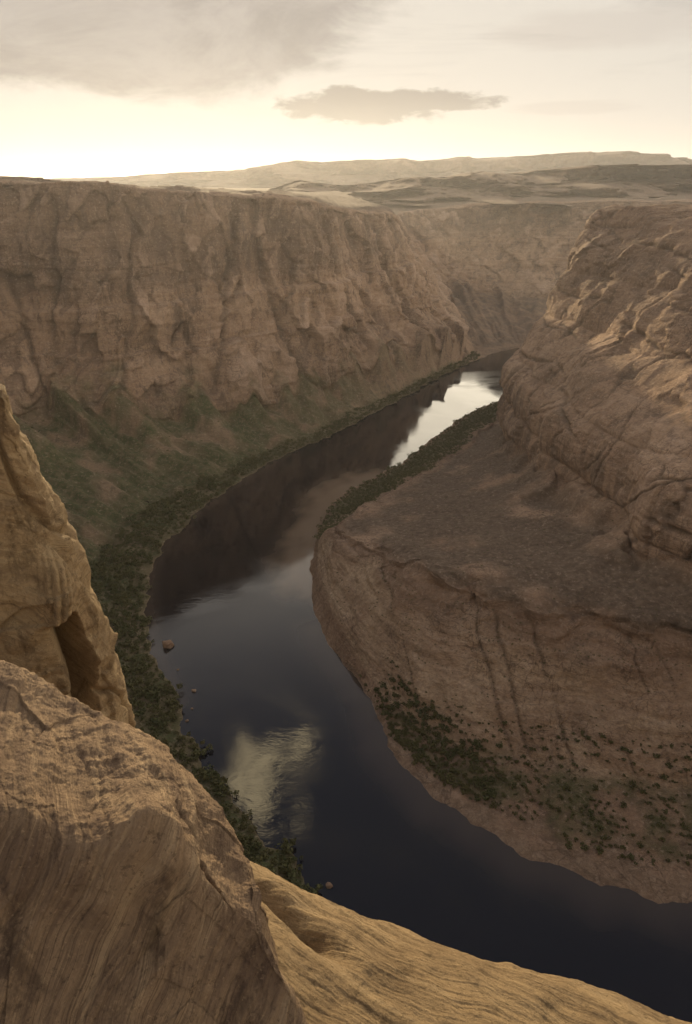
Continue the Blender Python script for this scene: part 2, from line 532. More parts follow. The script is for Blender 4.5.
# ------------------------------------------------------------------ the inner spur: shore, slickrock, bench, butte
def bst(w, b, e, f, c1, c2, sh, top, inn):
    ctr = np.array([330., 650, 0])
    o = w - ctr; o[2] = 0; o = o / np.linalg.norm(o) * 8
    bed = w + o; bed[2] = -4
    return [bed, w, b, e, f, c1, c2, sh, top, inn]


BS = [
    bst(V(1700, 1250), V(1700, 1220, 6), V(1690, 1180, 30), V(1680, 1120, 50), V(1670, 1090, 130), V(1660, 1070, 190), V(1650, 1050, 240), V(1640, 1010, 272), V(1600, 800, 284)),
    bst(V(700, 1260), V(700, 1230, 6), V(700, 1190, 30), V(700, 1130, 50), V(700, 1105, 130), V(700, 1085, 190), V(700, 1060, 232), V(700, 1020, 262), V(720, 800, 280)),
    bst(V(420, 1290), V(425, 1260, 6), V(435, 1220, 28), V(445, 1150, 48), V(455, 1120, 125), V(470, 1095, 180), V(490, 1060, 228), V(510, 1020, 260), V(560, 800, 280)),
    bst(W(516, 367), V(318, 1180, 5), V(330, 1120, 25), V(330, 1040, 45), V(348, 1010, 115), V(375, 990, 172), V(405, 965, 222), V(440, 940, 258), V(520, 800, 279)),
    bst(W(508, 394), W(506, 402, 4), W(507, 411, 18), V(240, 890, 42), V(262, 890, 110), V(292, 885, 168), V(325, 880, 222), V(362, 870, 262), V(480, 790, 280)),
    bst(W(468, 414), W(474, 424, 4), W(482, 434, 20), W(507, 428, 42), D(514, 362, 800), D(543, 312, 822), D(582, 248, 838), D(601, 213, 862), V(450, 780, 281)),
    bst(W(395, 466), W(404, 474, 6), W(420, 480, 24), W(524, 456, 57), V(196, 665, 112), V(234, 690, 172), V(283, 718, 228), V(322, 740, 267), V(470, 745, 283)),
    bst(W(334, 502), W(334, 518, 6), W(362, 512, 33), W(566, 494, 76), V(198, 530, 128), V(243, 560, 185), V(298, 590, 235), V(350, 620, 270), V(480, 690, 284)),
    bst(W(312, 562), W(318, 548, 12), W(338, 532, 42), W(612, 522, 83), V(214, 465, 135), V(262, 488, 190), V(320, 520, 240), V(372, 560, 272), V(500, 630, 285)),
    bst(W(321, 630), W(332, 604, 18), W(402, 564, 66), W(640, 556, 85), V(219, 395, 132), V(275, 410, 186), V(335, 432, 240), V(390, 462, 272), V(510, 560, 285)),
    bst(W(366, 692), W(380, 688, 7), W(456, 591, 70), W(690, 580, 85), V(245, 350, 132), V(302, 352, 186), V(362, 362, 240), V(420, 384, 272), V(530, 500, 285)),
    bst(W(402, 765), W(432, 735, 6), W(520, 607, 71), V(235, 322, 85), V(278, 304, 132), V(332, 295, 186), V(392, 294, 240), V(450, 306, 272), V(560, 450, 285)),
    bst(W(500, 838), W(540, 765, 9), W(604, 624, 72), V(278, 288, 85), V(322, 262, 132), V(376, 248, 186), V(436, 240, 240), V(492, 250, 272), V(600, 420, 285)),
    bst(W(600, 884), W(640, 785, 10), W(700, 638, 72), V(335, 258, 85), V(380, 226, 132), V(430, 208, 186), V(490, 196, 240), V(545, 204, 272), V(660, 400, 285)),
    bst(W(742, 912), W(770, 800, 10), W(815, 645, 72), V(410, 226, 85), V(450, 190, 132), V(500, 168, 186), V(555, 156, 240), V(610, 164, 272), V(740, 400, 285)),
    bst(V(330, 150), V(350, 185, 9), V(385, 222, 72), V(520, 196, 85), V(560, 158, 132), V(605, 138, 186), V(660, 126, 240), V(720, 134, 272), V(860, 400, 285)),
    bst(V(1700, 40), V(1700, 80, 9), V(1700, 120, 72), V(1700, 150, 85), V(1700, 180, 132), V(1700, 200, 186), V(1700, 220, 240), V(1700, 260, 272), V(1700, 500, 285)),
]
for _k in range(3, 15):      # a near-vertical lower cliff under a rounded shoulder
    _f, _c = BS[_k][4], BS[_k][5]
    BS[_k][5] = _f + (_c - _f) * np.array([.55, .55, 1.0])
    BS[_k][6] = BS[_k][6] + np.array([8, 0, -4.])
csb = [8, 10, 20, 40, 60, 80, 80, 80, 90, 80, 80, 80, 80, 50, 20, 12]
crb = [3, 18, 75, 60, 56, 52, 46, 32, 26]
GB, sb, rb = loft(BS, csb, crb, 0.6)
NB = normals(GB)
FLIP_B = False
if NB[..., 2].mean() < 0:
    NB = -NB; FLIP_B = True
x, y, z = GB[..., 0], GB[..., 1], GB[..., 2]
rr = rb[None, :] + 0 * x
ss = sb[:, None] + 0 * x
wc = sstep(3.75, 4.4, rr) * (1 - sstep(8.0, 8.6, rr))
ws = sstep(1.7, 2.4, rr) * (1 - sstep(2.95, 3.25, rr))
wb = sstep(2.9, 3.15, rr) * (1 - sstep(3.8, 4.1, rr))
wx = fbm(x / 50, y / 50, z / 50, 3)
zz = z + 7 * fbm(x / 80, y / 80, z / 60, 3) + .12 * (y - 600) * .3
lay = zz / 44
fr = lay - np.floor(lay)
bulge = (np.sin(np.pi * fr) ** .45 - .7) * 7.0            # rounded courses with notches between
lay2 = (zz + 6 * wx) / 9.0
bulge2 = 0.6 * (np.sin(np.pi * (lay2 - np.floor(lay2))) ** .5 - .6) * np.where(z > 190, 1.8, .7)
butt = -np.abs(fbm(x / 95, y / 95, z / 400, 2)) * 18 + 5
rnd = fbm(x / 120 + 4, y / 120, z / 120, 3) * 6 + fbm(x / 26, y / 26, z / 16, 4) * .8
f1, e1 = facets(x / 66 + .3 * wx + 3.3, y / 66, z / 66 + .3 * wx, 40)
f2, e2 = facets(x / 17 + .3 * wx, y / 17, z / 9 + .5 * wx, 8)
ckb = line(perlin(x / 75 + .3 * wx, y / 75, z / 210), 0.016) * sstep(-.2, .2, perlin(x / 90, y / 90, z / 60))
ckd = line(perlin(x / 90 - z / 160, y / 90 + z / 120, z / 200 + .2 * wx), 0.014) * sstep(-.1, .3, perlin(x / 70 + 5, y / 70, z / 70))
d = (bulge + bulge2 + butt + rnd + f1 * 3.5 + f2 * np.where(z > 185, 2.4, 1.0) - 2.5 * ckb - 2.5 * ckd) * wc
ckn = zero_b = 0 * x
for zl, wl_, dl_ in ((126, 1.5, 3.5), (158, 1.0, 2.2), (186, 1.2, 3.0), (207, .9, 2.0), (224, .9, 2.5), (241, .8, 2.0), (256, .8, 1.8)):
    h_ = zl + 16 * fbm(x / 150 + zl, y / 150, 0 * x, 2) + .05 * (y - 550)
    nn_ = np.exp(-((z - h_) / wl_) ** 2) * sstep(-.25, .15, perlin(x / 70 + zl, y / 70, z / 60))
    d = d - dl_ * nn_ * wc + 1.6 * wc * sstep(-9, 0, h_ - z - 9) * (1 - sstep(0, 2, z - h_)) * .5
    ckn = np.maximum(ckn, nn_)
for yl, zt_, dp_ in ((470, 165, 3.5), (575, 140, 3), (648, 185, 3), (735, 165, 3), (790, 210, 2.5)):
    u_ = (y - yl - .35 * (z - 90) - 16 * wx) / 1.7
    nn_ = np.exp(-u_ ** 2) * (1 - sstep(zt_ - 25, zt_, z)) * (x < 420)
    d = d - dp_ * nn_ * wc
    ckn = np.maximum(ckn, nn_ * .8)
NBh = NB.copy(); NBh[..., 2] *= .5
GB2 = GB + NBh * d[..., None]
lam_ = (zz + 4 * wx) / 4.2
GB2 += NBh * ((np.abs(np.sin(np.pi * lam_)) ** .7 - .6) * .55 * wc)[..., None]
ap_ = sstep(-.3, .4, fbm(x / 35, y / 35, 0 * x + 8, 3)) * 11
GB2[..., 2] += ap_ * sstep(3.55, 4.0, rr) * (1 - sstep(4.0, 4.35, rr))
ed_ = sstep(2.4, 2.95, rr) * (1 - sstep(3.0, 3.5, rr))
GB2[..., :2] += (ed_ * 9)[..., None] * np.stack([fbm(x / 32, y / 32, 0 * x + 3, 4), fbm(x / 32 + 8, y / 32, 0 * x, 4)], -1)
# slickrock slope: gullies run down the dip, small ledges cross it
cc = x * .97 + y * .235                                    # across the dip
gl = -np.abs(perlin(cc / 34, y / 300, 0 * x)) * 4 - np.abs(perlin(cc / 11, y / 160, 0 * x + 4)) * 1.3
sl = fbm(x / 50, y / 50, z / 50, 3) * 4 + (np.abs(perlin(x / 120, y / 120, (z + 4 * wx) / 7)) - .2) * 1.6 + fbm(x / 6, y / 6, z / 6, 4) * .5
ldg = zero_l = 0 * x
for zl_ in (20, 33, 46, 56):
    h_ = zl_ + 7 * fbm(x / 60 + zl_, y / 60, 0 * x, 3)
    sl = sl + 1.6 * (sstep(-1.0, .6, h_ - z) - .5) * sstep(-.2, .2, perlin(x / 50 + zl_, y / 50, 0 * x))
    ldg = np.maximum(ldg, np.exp(-((z - h_ - .5) / 1.1) ** 2) * sstep(-.1, .25, perlin(x / 50 + zl_, y / 50, 0 * x)))
fs, es = facets(x / 15 + .3 * wx, y / 15, (z + 3 * wx) / 6, 14)
GB2 += NB * ((gl * .6 + sl + fs * .8) * ws)[..., None]
crk = line(perlin(cc / 26 + .05 * wx, y / 900, 0 * x + 7), .022) * sstep(1.95, 2.2, rr) * (1 - sstep(2.8, 2.98, rr)) * sstep(-.35, .1, perlin(x / 40, y / 40, 0 * x + 2))
GB2 += NB * (-1.2 * crk)[..., None]
bt = fbm(x / 45, y / 45, 0 * x, 4) * 3 + fbm(x / 8, y / 8, 0 * x, 4) * 1.2
GB2[..., 2] += bt * wb
# a rim lip at the bench edge
GB2[..., 2] += line(rr - 3.0, .03) * 1.6
GB2 += NB * (-2.6 * line(rr - 2.9 + .03 * wx, .045) * (ss > 7.5) * sstep(-.3, .3, perlin(x / 24, y / 24, 0 * x)))[..., None]
top = sstep(8.0, 9.0, rr)
steps = np.round((fbm(x / 120, y / 120, 0 * x, 4) * 9) * .5) * 2
GB2[..., 2] += sstep(7.3, 8.2, rr) * (steps + fbm(x / 15, y / 15, 0 * x, 3) * 1.2)
wl = (sstep(0, .6, rr) * (1 - sstep(1.2, 1.9, rr)))[..., None]
sh_amp = np.interp(sb, [0, 6, 8, 10, 11, 16], [6, 5, 3, 2.5, 4, 5])[:, None, None]
GB2[..., :2] += wl * sh_amp * np.stack([fbm(x / 25, y / 25, 0 * x + 2, 4), fbm(x / 25 + 7, y / 25, 0 * x, 4)], -1)
GB2[..., 2] += sstep(1.0, 1.3, rr) * (1 - sstep(1.9, 2.3, rr)) * (fbm(x / 12, y / 12, 0 * x, 4) * 1.5 + .6)

bench = wb * sstep(-.5, .25, fbm(x / 55, y / 55, 0 * x + 1, 4) + .28)
bench = np.maximum(bench, sstep(2.3, 2.9, rr) * (1 - sstep(2.9, 3.1, rr)) * (line(ss - 8.2, .8) * .0))
bench = np.maximum(bench, sstep(8.1, 8.7, rr) * .45)
shore = sstep(1.0, 1.15, rr) * (1 - sstep(1.9, 2.15, rr))
vz = np.interp(sb, [0, 3, 4, 7, 7.6, 8.2, 10, 10.4, 16], [.6, .8, .95, .9, .5, 0, 0, .8, .9])[:, None]
vegb = shore * vz * sstep(-.4, .35, fbm(x / 22, y / 22, 0 * x, 4) + .1) * sstep(1.25, 1.45, rr)
vegb = np.maximum(vegb, sstep(1.2, 1.5, rr) * (1 - sstep(2.2, 2.9, rr)) * np.interp(sb, [0, 3, 4, 6.8, 7.4, 16], [0, .6, .9, .85, 0, 0])[:, None])
sandb = (1 - sstep(1.18, 1.42, rr + .25 * fbm(x / 18, y / 18, 0 * x, 3))) * np.interp(sb, [0, 8, 9, 10, 16], [.5, .3, .2, .9, .9])[:, None]
shade_strip = sstep(2.45, 2.98, rr) * (1 - sstep(2.98, 3.05, rr))
varb_shade = np.maximum(sstep(.0, .5, fbm(x / 60, y / 60, z / 25, 4)) * .45, sstep(180, 215, z + 15 * wx) * .6) * wc
varb_shade = np.maximum(varb_shade, (1 - sstep(105, 135, z + 20 * wx)) * sstep(.45, .8, np.abs(perlin(x / 14, y / 14, z / 160)) * 2.2 + .25) * wc * .7)
varb_shade = np.maximum(varb_shade, sstep(2.55, 2.75, rr + .1 * wx) * (1 - sstep(2.97, 3.05, rr)) * .35)  # strip below the bench edge: browner rock plus shade painted into the colour
pale = sstep(1.7, 2.1, rr) * (1 - sstep(2.5, 2.85, rr + .25 * wx)) * (.45 + .5 * sstep(-.35, .35, fbm(x / 28, y / 28, z / 14, 4)))
A_B = dict(tone=(f1 * .35 + f2 * .45) * wc + fs * .3 * ws, pale=pale, veg=vegb, varnish_shade=varb_shade, bench=bench, sand=sandb, crack=np.clip(crk * .5 + (ckb + ckd + ckn) * wc * .6, 0, 1))
emit(GB2, A_B, crb, [('shore', 0, 2), ('slickrock_slope', 2, 3), ('rock_bench', 3, 4), ('butte', 4, 9)], FLIP_B)

# ------------------------------------------------------------------ river
gx = np.concatenate([np.linspace(-420, 620, 260), np.linspace(640, 1900, 20)])
gy = np.linspace(-160, 1780, 420)
RX, RY = np.meshgrid(gx, gy, indexing='ij')
PXr, PYr = RX, RY


def near_curve(curve, X, Y):
    c = curve[:, :2]
    best = np.full(X.shape, 1e9)
    for p in c:
        best = np.minimum(best, (X - p[0]) ** 2 + (Y - p[1]) ** 2)
    return np.sqrt(best)


cumb = np.concatenate([[0], np.cumsum(csb)])
wlb = GB2[cumb[9]:cumb[14]:4, 3]
d1 = near_curve(wlb, RX, RY)
shal = (1 - sstep(0, 30, d1 + 3 * fbm(RX / 25, RY / 25, 0 * RX, 3))) * .28
wlt = GB2[cumb[6] + 30:cumb[8] + 26:4, 3]               # sand bar lapping the upstream side of the point
d3 = near_curve(wlt, RX, RY)
shal = np.maximum(shal, (1 - sstep(10, 46, d3 + 12 * fbm(RX / 22, RY / 30, 0 * RX + 1, 3))) * 1.0)
wlo = waterline[::4]
d2 = near_curve(np.concatenate([wlo, 0 * wlo[:, :1]], 1)[30:110], RX, RY)
shal = np.maximum(shal, (1 - sstep(2, 14, d2)) * .2)
river = struct(grid_mesh('river', np.stack([RX, RY, 0 * RX], -1), dict(shallow=shal), M_WATER))

# ------------------------------------------------------------------ far mesas
def mesa(pts, Y, depth, zbase):
    pts = sorted(pts)
    px = np.linspace(pts[0][0], pts[-1][0], 420)
    py = np.interp(px, [p[0] for p in pts], [p[1] for p in pts])
    crest = np.array([D(a, b, Y) for a, b in zip(px, py)])
    crest[:, 2] += fbm(crest[:, 0] / (Y * .07), crest[:, 0] * 0, crest[:, 0] * 0 + Y, 5) * 26 * Y / 11500
    prof = [(-1.0, 0.0), (-.62, .22), (-.45, .5), (-.3, .62), (-.2, .92), (-.1, 1), (.6, 1.0), (1.4, .5), (2.2, 0)]
    rows = []
    for k in range(len(prof) - 1):
        for t in np.linspace(0, 1, 10, endpoint=False):
            rows.append([(1 - t) * prof[k][i] + t * prof[k + 1][i] for i in (0, 1)])
    rows.append(prof[-1])
    G = np.zeros((len(px), len(rows), 3))
    for j, (o, h) in enumerate(rows):
        G[:, j] = crest
        G[:, j, 1] += o * depth
        G[:, j, 2] = zbase + (crest[:, 2] - zbase) * h
    nz = fbm(G[..., 0] / (Y * .06), G[..., 1] / (Y * .08), G[..., 2] / (Y * .05), 5)
    G[..., 1] += nz * depth * .5 * (1 - sstep(.0, .4, np.array([r[0] for r in rows])[None, :]))
    z0 = np.zeros(G.shape[:2])
    o = struct(grid_mesh('mesa', G, dict(veg=z0, varnish_shade=z0 + 1.0, bench=z0 + .5, sand=z0, crack=z0, pale=z0, tone=z0), M_ROCK, True, False))
    return o


mesa([(225, 199), (255, 194), (285, 184), (300, 181), (318, 184), (345, 185), (372, 182), (400, 178), (430, 177), (452, 177), (470, 174), (488, 171), (505, 174), (530, 172), (560, 168), (620, 166), (692, 167), (780, 170), (900, 176)], 2950, 720, 250)
mesa([(-300, 184), (30, 182), (60, 178), (110, 178), (150, 174), (200, 172), (255, 168), (290, 163), (300, 161), (330, 163), (372, 160), (420, 161), (452, 158), (520, 157), (560, 154), (600, 153), (640, 155), (664, 158), (692, 160), (760, 163), (1000, 178)], 6800, 1200, 252)

# ------------------------------------------------------------------ foreground rocks
BED_BIG = (.80, .25, -.55)
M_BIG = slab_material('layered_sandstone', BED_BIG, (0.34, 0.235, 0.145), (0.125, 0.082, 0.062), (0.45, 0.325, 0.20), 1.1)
M_SPIRE = slab_material('golden_sandstone', (.5, -.15, .75), (0.37, 0.26, 0.142), (0.16, 0.105, 0.062), (0.47, 0.35, 0.20), .9)
M_SLAB = slab_material('grooved_sandstone', (-.45, -.85, .75), (0.34, 0.24, 0.132), (0.14, 0.092, 0.052), (0.43, 0.32, 0.19), .8, .3, .35)


def drop(p, dx, dy, dz):
    return p + np.array([dx, dy, dz], float)


def rock(name, st, cs_, cr_, mat, fn, rt=.8):
    G, a, b = loft(st, cs_, cr_, rt)
    Nn = normals(G)
    c = G.reshape(-1, 3).mean(0)
    flip = False
    if Nn[..., 2].mean() < 0:
        Nn = -Nn; flip = True
    G = fn(G, Nn, a[:, None] + 0 * G[..., 0], b[None, :] + 0 * G[..., 0])
    return grid_mesh(name, G, {}, mat, True, flip)


# big layered outcrop
cols = [
    [(-150, 1080, 3.8), (-150, 930, 4.7), (-150, 800, 5.7), (-150, 705, 7.6), (-150, 640, 9.6)],
    [(0, 1070, 4.0), (0, 935, 4.9), (0, 798, 5.9), (0, 722, 7.6), (0, 652, 9.3)],
    [(70, 1070, 4.2), (75, 945, 5.0), (80, 838, 5.7), (88, 765, 7.2), (95, 703, 8.7)],
    [(140, 1070, 4.4), (150, 945, 5.1), (164, 812, 5.85), (166, 788, 6.8), (170, 753, 8.0)],
    [(200, 1070, 4.5), (205, 962, 5.1), (203, 880, 5.65), (208, 837, 6.4), (224, 809, 7.2)],
    [(245, 1070, 4.5), (240, 972, 5.1), (232, 905, 5.5), (242, 878, 6.0), (254, 860, 6.4)],
    [(318, 1075, 4.5), (298, 1005, 4.95), (276, 945, 5.3), (268, 914, 5.6), (264, 889, 6.0)],
]
st = []
for c in cols:
    p = [D(*q) for q in c]
    st.append([drop(p[0], 0, -.5, -14)] + p + [drop(p[4], -.25, .75, -2.6), drop(p[4], -.2, 1.2, -16)])
last = st[-1]
st.append([drop(q, .10, .25, -1.2) for q in last])
st.append([drop(q, .2, .5, -14) for q in last])


def big_fn(G, Nn, a, b):
    x, y, z = G[..., 0], G[..., 1], G[..., 2]
    k = sstep(.3, .9, b)
    wv = fbm(x * .35, y * .35, z * .35, 3)
    q = (x * .80 + y * .25 - z * .55) + .35 * wv
    lam = (np.abs(perlin(x * .15, y * .15, q * 2.0)) - .2) * .15 + (np.abs(perlin(x * .2, y * .2, q * 8)) - .2) * .05 + (np.abs(perlin(x * .3, y * .3, q * 24)) - .2) * .02
    lump = fbm(x / 2.6, y / 2.6, z / 2.6, 3, .4) * .20 + fbm(x / .8, y / .8, z / .8, 4, .5) * .022
    f, e = facets(x * .8 + .3 * wv, y * .8, z * .8 + .3 * wv, 4)
    fine = fbm(x * 3.5, y * 3.5, z * 3.5, 5, .55) * .018
    topw = sstep(2.8, 3.3, b)
    # a shelf of harder beds along the shoulder, and one split under the brow on the right
    crack = line((b - 3.25) + .35 * (a - 4.6) * (a > 3.2) + .3 * wv, .05) * sstep(3.0, 3.6, a) * (1 - sstep(5.2, 5.6, a)) * -.25
    G = G + Nn * ((lam * (1 - .35 * topw) + lump + f * .035 + fine * (1 + topw) + crack - .10) * k)[..., None]
    return G


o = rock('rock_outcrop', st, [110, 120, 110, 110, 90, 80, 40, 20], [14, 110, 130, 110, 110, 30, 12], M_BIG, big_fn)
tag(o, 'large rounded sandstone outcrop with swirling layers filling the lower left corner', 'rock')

# spire behind it, on the left edge
lev = [(386, -6), (396, 9), (420, 15), (455, 32), (490, 50), (525, 68), (560, 86), (595, 103), (635, 116), (675, 126), (715, 136), (800, 150), (1000, 190)]
st = []
for k, (py, xs) in enumerate(lev):
    zc = D(xs, py, 15.5)[2]
    def at(px, Y):
        p = D(px, py, Y); p[2] = zc; return p
    s = D(xs, py, 15.5)
    t = min(1.0, max(0.0, (py - 386) / 330))
    wdt = .35 + 1.4 * t
    lft = s + np.array([-9.0, -2.0 - 1.5 * t, .9 + 1.2 * t])
    md = s + np.array([-4.2, -1.9 * wdt, .45])
    fr = s + np.array([-1.8 - .5 * t, -1.5 * wdt, .15])
    nr = s + np.array([-.45, -.75 * wdt, 0])
    bk = s + np.array([-.35, 1.2, -.1])
    bl = s + np.array([-3.0, 3.5, 0])
    bll = s + np.array([-12.0, 5.0, 0])
    if py > 700:
        for q in (lft, md, fr, nr): q[1] -= .4
    st.append([lft, md, fr, nr, s, bk, bl, bll])
st.insert(0, [q * np.array([1, 1, 1]) + np.array([-.8, 0.6, .05]) for q in st[0]])
st.insert(0, [np.array([st[0][0][0] - 1.0, st[0][4][1] + 1.2, st[0][4][2] - .1]) + .05 * (q - st[0][4]) for q in st[0]])
base = st[-1]
st.append([q + np.array([0, 0, -25.]) for q in base])


def spire_fn(G, Nn, a, b):
    x, y, z = G[..., 0], G[..., 1], G[..., 2]
    px, py = project(G)
    # make normals point away from the rock's core
    wv = fbm(x / 3, y / 3, z / 3, 3)
    q = (x * .5 + z * .75 - y * .2) + .6 * wv
    lam = (np.abs(perlin(x * .2, y * .2, q * 2.4)) - .2) * .16 + (np.abs(perlin(x * .4, y * .4, q * 8)) - .2) * .04
    lump = fbm(x / 2.6, y / 2.6, z / 3.0, 3, .45) * .26 + fbm(x / .8, y / .8, z / .8, 5, .55) * .09 + facets(x * .7 + .3 * wv, y * .7, z * .7, 31)[0] * .12 - .28
    crack = line(perlin(x * .3, y * .3 + .2 * wv, z * .12), .03) * -.25
    front = (b < 4.02)
    # eroded alcove between a fluted lobe and the outer fin, open at the foot
    t = (py - 622) / 70
    xr = 90 + 30 * np.clip(t, -.3, 2) - 6 * t * t + 3 * wv
    top_ = 616 + .9 * np.maximum(0, xr - 12 - px) ** .9 * .6 + 5 * wv
    m = sstep(-46, -12, px - xr) * sstep(0, 4, xr - px) * sstep(-2, 12, py - top_) * (b < 3.97)
    fl = np.exp(-((px - 60) / 16) ** 2) * sstep(540, 580, py) * (1 - sstep(622, 634, py)) * (b < 3.5)
    flu = fl * (.45 + .12 * np.abs(np.sin(px * .42)))
    out = OUTN * 1.0
    G = G + OUTN * ((lam + lump + crack + flu - 2.6 * m))[..., None]
    return G


# outward normals for the spire: horizontal loft, compute orientation by the core
Gs, a_, b_ = loft(st, [6, 10, 22, 30, 36, 36, 36, 36, 36, 40, 40, 40, 30, 14, 8][:len(st) - 1], [60, 70, 70, 50, 40, 24, 12], .8)
OUTN = normals(Gs)
_s = np.sign((OUTN[60, 120] * (CAM - Gs[60, 120])).sum())
OUTN = OUTN * _s
Gs = spire_fn(Gs, None, a_[:, None] + 0 * Gs[..., 0], b_[None, :] + 0 * Gs[..., 0])
o = grid_mesh('rock_spire', Gs, {}, M_SPIRE, True, _s < 0)
tag(o, 'tall golden sandstone spur with a dark eroded hollow near its foot, at the left edge', 'rock')

# sunlit slab falling away to the river
ed = [(215, 850, 9.6), (268, 877, 9.3), (330, 905, 8.9), (420, 944, 8.4), (520, 974, 8.0), (600, 1000, 7.7), (690, 1028, 7.4), (820, 1070, 7.0)]
st = []
for px, py, Y in ed:
    e = D(px, py, Y)
    m1 = drop(e, -.25, -1.1, .72)
    m2 = drop(e, -.6, -2.4, 1.35)
    m3 = drop(e, -.9, -3.9, 2.0)
    st.append([drop(m3, -.3, -1.5, .2), m3, m2, m1, e, drop(e, .3, .7, -1.0), drop(e, .5, 1.6, -16)])


def slab_fn(G, Nn, a, b):
    x, y, z = G[..., 0], G[..., 1], G[..., 2]
    wv = fbm(x / 2.5, y / 2.5, z / 2.5, 3)
    q = b + .16 * wv + .12 * a
    lam = (np.abs(perlin(a * .25, q * 3.0, 0 * x)) - .2) * .09 + (np.abs(perlin(a * .4, q * 10, 0 * x + 3)) - .2) * .04 + (np.abs(perlin(a * .6, q * 26, 0 * x + 3)) - .2) * .015 + fbm(x * 3, y * 3, z * 3, 4, .6) * .012
    lump = fbm(x / 2.4, y / 2.4, z / 2.4, 3, .45) * .16 + fbm(x / .6, y / .6, z / .6, 4) * .03 - .05
    g = line((b - 3.35 + .5 * (a - 1.6)), .22) * (1 - sstep(1.9, 2.6, a)) * -.5
    return G + Nn * ((lam + lump + g))[..., None]


o = rock('rock_slab', st, [50, 70, 90, 90, 80, 80, 50], [20, 60, 80, 80, 40, 14], M_SLAB, slab_fn)
tag(o, 'smooth grooved sandstone slab sloping down to the river along the bottom edge', 'rock')

# ------------------------------------------------------------------ boulders
def boulder_mesh(name, seed, n=40):
    th = np.linspace(0, 2 * np.pi, n * 2 + 1)
    ph = np.linspace(.02, np.pi - .02, n)
    T, Ph = np.meshgrid(th, ph, indexing='ij')
    d = np.stack([np.sin(Ph) * np.cos(T), np.sin(Ph) * np.sin(T), np.cos(Ph)], -1)
    r = 1 + .38 * fbm(d[..., 0] * 1.1 + seed * 7, d[..., 1] * 1.1, d[..., 2] * 1.1, 4)
    for k in range(7):     # flat broken faces
        nn = np.random.default_rng(seed * 13 + k).normal(size=3); nn /= np.linalg.norm(nn)
        dd = (d * nn).sum(-1)
        r = np.where(dd > 0.25, np.minimum(r, .78 / np.maximum(dd, .25)), r)
    G = d * r[..., None]
    o = grid_mesh(name, G, {k: np.zeros(G.shape[:2]) for k in ('veg', 'varnish_shade', 'bench', 'sand', 'crack', 'pale', 'tone')}, M_ROCK, True, False)
    return o


bo = boulder_mesh('boulder', 3)
p = W(168, 646)
bo.location = (p[0], p[1], 1.2); bo.scale = (4.6, 3.8, 3.4); bo.rotation_euler = (0, 0, .6)
tag(bo, 'large lone brown boulder standing in the shallow water off the left bank', 'boulder')
bm_ = boulder_mesh('shore_rock', 5, 20)
mesh_sr = bm_.data
first = True
for px, py, s in [(194, 691, 1.5), (187, 721, 1.0), (178, 670, .8), (192, 709, .8), (329, 886, 1.6)]:
    o = bm_ if first else bm_.copy()
    if not first:
        col.objects.link(o)
    first = False
    p = W(px, py)
    o.location = (p[0], p[1], .25); o.scale = (s * 1.2, s, s * .75); o.rotation_euler = (0, 0, px * 1.7)
    tag(o, 'small dark rock breaking the water at the edge of the left bank', 'rock', 'small rocks at the edge of the left bank')

# ------------------------------------------------------------------ shrubs
def shrub_mesh(name, seed, n=240, h=1.0):
    r = np.random.default_rng(seed)
    lobes = [(np.array([r.normal() * .42, r.normal() * .42, .32 + r.random() * .5]), .28 + r.random() * .26) for _ in range(7)]
    V_, F_ = [], []
    for i in range(n):
        c, rad = lobes[i % 7]
        dvec = r.normal(size=3); dvec /= np.linalg.norm(dvec)
        p = c + dvec * rad * (.55 + .5 * r.random()); p[2] = max(p[2], .02)
        a = r.normal(size=3); a /= np.linalg.norm(a)
        b = np.cross(a, dvec); b /= np.linalg.norm(b) + 1e-6
        a = np.cross(b, dvec) * .7 + dvec * .5
        s = .085 + .08 * r.random()
        k = len(V_)
        V_ += [p - a * s - b * s * .8, p + a * s * .2 - b * s, p + a * s * 1.3, p + a * s * .1 + b * s]
        F_.append((k, k + 1, k + 2, k + 3))
    # woody stems from the ground into the lobes
    for c, rad in lobes[:5]:
        k = len(V_)
        e = c * .9; sd = np.array([.02, .012, 0])
        V_ += [-sd, sd, e + sd * .4, e - sd * .4]
        F_.append((k, k + 1, k + 2, k + 3))
    me = bpy.data.meshes.new(name)
    me.from_pydata([tuple(v) for v in V_], [], F_)
    me.materials.append(M_LEAF)
    return me, np.array(V_), np.array(F_)


PROTO = [shrub_mesh('shrub', s) for s in range(6)]


def inside(px, py, poly):
    c = np.zeros(px.shape, bool)
    n = len(poly)
    for i in range(n):
        x1, y1 = poly[i]; x2, y2 = poly[(i + 1) % n]
        cond = ((y1 > py) != (y2 > py)) & (px < (x2 - x1) * (py - y1) / (y2 - y1 + 1e-9) + x1)
        c ^= cond
    return c


def scatter(G, mask, spacing, jitter=True, limit=100000):
    pts = G[mask]
    pts = pts[rng.permutation(len(pts))]
    cell = {}
    out = []
    for p in pts:
        k = (int(p[0] // spacing), int(p[1] // spacing))
        ok = True
        for i in (-1, 0, 1):
            for j in (-1, 0, 1):
                for q_ in cell.get((k[0] + i, k[1] + j), ()):
                    if (q_[0] - p[0]) ** 2 + (q_[1] - p[1]) ** 2 < spacing ** 2:
                        ok = False; break
                if not ok: break
            if not ok: break
        if ok:
            cell.setdefault(k, []).append(p); out.append(p)
            if len(out) >= limit: break
    return np.array(out).reshape(-1, 3)


